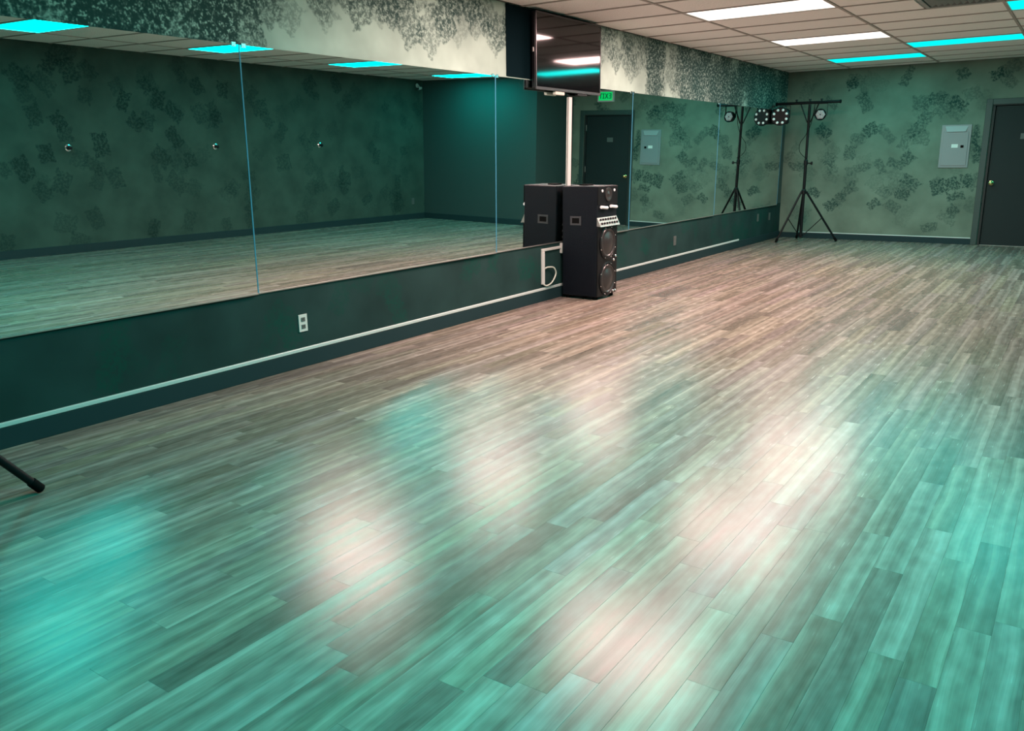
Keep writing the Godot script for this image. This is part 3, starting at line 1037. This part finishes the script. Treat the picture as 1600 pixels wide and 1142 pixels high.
func build_stands() -> void:
	var o := Vector3(0.56, 0, -13.3)
	var t := thing("light_stand", "black tripod light stand with a crossbar in the far corner", "light stand", o)
	tripod_parts(t, [Vector3(-0.29, 0, 0.29), Vector3(0.47, 0, -0.27), Vector3(-0.2, 0, -0.5)], 0.775, 0.075, 2.06)
	var st := stn()
	rod(st, Vector3(-0.5, 2.085, 0), Vector3(0.44, 2.085, 0), 0.021)
	var cb := part(st, "crossbar", M.black_metal, t)
	for x in [-0.5, 0.44]:
		st = stn()
		rod(st, Vector3(x - 0.012, 2.085, 0), Vector3(x + 0.012, 2.085, 0), 0.026)
		part(st, "end_cap", M.rubber, cb)
	for x in [-0.2, 0.0, 0.17]:
		st = stn()
		lathe(st, Vector3(x, 2.1065, 0), Vector3.UP, [Vector2(0.012, 0), Vector2(0.012, 0.012), Vector2(0.02, 0.014), Vector2(0.018, 0.03), Vector2(0, 0.034)], 12)
		part(st, "wing_bolt", M.black_plastic, cb)
	for s in [-1.0, 1.0]:
		st = stn()
		rod(st, Vector3(s * 0.13, 2.064, 0), Vector3(s * 0.022, 1.80, 0.0), 0.009, 10)
		part(st, "crossbar_brace", M.black_metal, t)
	st = stn()
	tube(st, curve([Vector3(0.08, 2.06, 0.02), Vector3(0.05, 1.8, 0.03), Vector3(-0.02, 1.62, 0.03), Vector3(-0.1, 1.5, 0.02), Vector3(-0.1, 1.38, 0.02), Vector3(-0.03, 1.3, 0.03), Vector3(0.02, 1.27, 0.034)], 8), 0.004, 6)
	part(st, "cable", M.rubber, t)

	# eight-lamp light hung on the left end of the bar
	var l := thing("stage_light", "black stage light with a ring of bright lamps hung on the crossbar", "stage light", Vector3(0.17, 1.895, -13.16))
	l.rotation_degrees.y = 12.0
	st = stn()
	cbox(st, Vector3(-0.125, -0.11, -0.12), Vector3(0.125, 0.11, 0.03), 0.02)
	part(st, "body", M.black_plastic, l)
	st = stn()
	lathe(st, Vector3(0, 0, 0.0303), Vector3(0, 0, 1), [Vector2(0.135, -0.01), Vector2(0.135, 0.012), Vector2(0.125, 0.018), Vector2(0, 0.018)], 24)
	part(st, "face_plate", M.black_metal, l)
	for k in 8:
		var a := TAU * (k + 0.5) / 8
		st = stn()
		lathe(st, Vector3(cos(a) * 0.098, sin(a) * 0.098, 0.0485), Vector3(0, 0, 1), [Vector2(0.019, 0), Vector2(0.019, 0.004), Vector2(0.013, 0.010), Vector2(0, 0.013)], 14)
		part(st, "lamp_lens", M.led, l)
	st = stn()
	for s in [-1.0, 1.0]:
		cbox(st, Vector3(s * 0.134 - 0.004, -0.02, -0.06), Vector3(s * 0.134 + 0.004, 0.15, -0.03), 0.001)
	cbox(st, Vector3(-0.138, 0.1505, -0.06), Vector3(0.138, 0.158, -0.03), 0.001)
	part(st, "yoke", M.black_metal, l)

	var d := thing("spot_light", "small round pinkish stage light hung right of the stand pole", "stage light", Vector3(0.745, 1.905, -13.22))
	d.rotation_degrees.y = 10.0
	st = stn()
	lathe(st, Vector3(0, 0, -0.1), Vector3(0, 0, 1), [Vector2(0, 0), Vector2(0.05, 0), Vector2(0.08, 0.03), Vector2(0.085, 0.1), Vector2(0.078, 0.108), Vector2(0.07, 0.1)], 24)
	part(st, "can", M.black_plastic, d)
	st = stn()
	lathe(st, Vector3(0, 0, -0.0005), Vector3(0, 0, 1), [Vector2(0.0698, 0), Vector2(0.066, 0.003), Vector2(0, 0.004)], 6)
	part(st, "lens", M.led_pink, d)
	for k in 7:
		st = stn()
		var a := TAU * k / 6
		var c := Vector3(0, 0, 0.0037) if k == 6 else Vector3(cos(a) * 0.038, sin(a) * 0.038, 0.0037)
		lathe(st, c, Vector3(0, 0, 1), [Vector2(0.010, 0), Vector2(0.007, 0.004), Vector2(0, 0.005)], 10)
		part(st, "diode", M.black_plastic if k == 6 else M.silver, d)
	st = stn()
	for s in [-1.0, 1.0]:
		cbox(st, Vector3(s * 0.09 - 0.003, -0.015, -0.06), Vector3(s * 0.09 + 0.003, 0.153, -0.035), 0.001)
	cbox(st, Vector3(-0.093, 0.1535, -0.06), Vector3(0.093, 0.16, -0.035), 0.001)
	part(st, "yoke", M.black_metal, d)

	var n := thing("light_stand", "black tripod stand of which one leg shows at the left edge", "light stand", Vector3(0.8, 0, -0.95))
	tripod_parts(n, [Vector3(-0.08, 0, -0.6), Vector3(0.56, 0, 0.23), Vector3(-0.48, 0, 0.37)], 0.72, 0.075, 2.0, 0.0165)


# ---------------------------------------------------------------- outlets, panel, hooks
func outlet(at: Vector3, label: String, m: Material, turn: float, detailed: bool) -> void:
	var t := thing("wall_outlet", label, "outlet", at, turn, "outlets on the walls")
	var st := stn()
	cbox(st, Vector3(-0.037, -0.058, 0.0003), Vector3(0.037, 0.058, 0.006), 0.003)
	part(st, "cover_plate", m, t)
	for s in [-1.0, 1.0]:
		st = stn()
		cbox(st, Vector3(-0.017, s * 0.024 - 0.014, 0.0062), Vector3(0.017, s * 0.024 + 0.014, 0.0085), 0.003)
		var k := part(st, "socket", M.plate_dark if detailed else m, t)
		if detailed:
			for q in [-1.0, 1.0]:
				st = stn()
				cbox(st, Vector3(q * 0.006 - 0.0015, s * 0.024 - 0.002, 0.0086), Vector3(q * 0.006 + 0.0015, s * 0.024 + 0.007, 0.009))
				part(st, "slot", M.rubber, k)


func build_small_things() -> void:
	outlet(Vector3(0, 0.296, -3.668), "pale outlet plate on the dark wall below the mirrors, nearest the camera", M.white_plastic, PI / 2, true)
	outlet(Vector3(0, 0.309, -9.733), "dim outlet on the dark wall just beyond the speaker", M.plate_dark, PI / 2, false)
	outlet(Vector3(0, 0.388, -12.891), "dim outlet near the corner, left of two below the mirror", M.plate_dark, PI / 2, false)
	outlet(Vector3(0, 0.372, -13.459), "dim outlet next to the corner, right of two below the mirror", M.plate_dark, PI / 2, false)
	outlet(Vector3(ROOM_W, 0.342, -12.416), "dim outlet seen low in the mirror near the reflected corner", M.plate_dark, -PI / 2, false)

	var p := thing("electrical_panel", "grey metal electrical panel box on the far wall beside the door", "electrical panel", Vector3(2.49, 1.417, FAR_Z))
	var st := stn()
	cbox(st, Vector3(-0.195, -0.305, 0.0003), Vector3(0.195, 0.305, 0.012), 0.004)
	part(st, "frame", M.grey_steel, p)
	st = stn()
	cbox(st, Vector3(-0.165, -0.275, 0.0125), Vector3(0.165, 0.20, 0.02), 0.004)
	var dr := part(st, "panel_door", M.grey_steel, p)
	st = stn()
	cbox(st, Vector3(-0.045, -0.02, 0.0203), Vector3(0.04, 0.03, 0.0213))
	part(st, "paper_label", M.label_white, dr)
	st = stn()
	cbox(st, Vector3(0.075, -0.022, 0.0203), Vector3(0.115, 0.014, 0.026), 0.003)
	part(st, "latch", M.rubber, dr)
	st = stn()
	poly(st, [Vector3(-0.15, 0.285, 0.0125), Vector3(0.15, 0.285, 0.0125), Vector3(0.12, 0.205, 0.03), Vector3(-0.12, 0.205, 0.03)], Vector3(0, 0.2, 1).normalized())
	poly(st, [Vector3(-0.12, 0.205, 0.03), Vector3(0.12, 0.205, 0.03), Vector3(0.12, 0.2, 0.0125), Vector3(-0.12, 0.2, 0.0125)], Vector3.DOWN)
	for s in [-1.0, 1.0]:
		poly(st, [Vector3(s * 0.15, 0.285, 0.0125), Vector3(s * 0.12, 0.205, 0.03), Vector3(s * 0.12, 0.2, 0.0125)], Vector3(s, 0, 0.3).normalized())
	part(st, "top_flange", M.flange, p)

	var names := ["small round wall hook seen in the mirror, nearest the left edge", "small round wall hook seen in the mirror left of the first seam", "small dim wall hook seen in the mirror right of the first seam"]
	var spots := [Vector3(ROOM_W, 1.342, -5.777), Vector3(ROOM_W, 1.364, -7.989), Vector3(ROOM_W, 1.39, -10.079)]
	for k in 3:
		var h := thing("wall_hook", names[k], "wall hook", spots[k], 0.0, "round hooks on the far side wall")
		st = stn()
		lathe(st, Vector3(-0.0003, 0, 0), Vector3.LEFT, [Vector2(0, 0), Vector2(0.045, 0), Vector2(0.045, 0.006), Vector2(0.03, 0.012), Vector2(0, 0.012)], 20)
		part(st, "rosette", M.chrome, h)
		st = stn()
		lathe(st, Vector3(-0.0128, 0, 0), Vector3.LEFT, [Vector2(0, 0), Vector2(0.016, 0), Vector2(0.014, 0.03), Vector2(0.026, 0.036), Vector2(0.024, 0.05), Vector2(0, 0.054)], 18)
		part(st, "peg", M.black_metal, h)

	var c := thing("security_camera", "small pale security camera high in the reflected corner", "camera", Vector3(ROOM_W, 2.5, -12.6))
	st = stn()
	lathe(st, Vector3(-0.0003, 0, 0), Vector3.LEFT, [Vector2(0, 0), Vector2(0.04, 0), Vector2(0.036, 0.01), Vector2(0, 0.012)], 18)
	part(st, "mount", M.white_plastic, c)
	st = stn()
	rod(st, Vector3(-0.0125, 0, 0), Vector3(-0.06, -0.02, 0), 0.01)
	part(st, "arm", M.white_plastic, c)
	st = stn()
	rod(st, Vector3(-0.055, -0.045, -0.05), Vector3(-0.1, -0.065, 0.08), 0.024)
	var body := part(st, "body", M.white_plastic, c)
	st = stn()
	rod(st, Vector3(-0.1003, -0.0651, 0.0808), Vector3(-0.103, -0.0663, 0.0885), 0.018)
	part(st, "lens", M.screen, body)
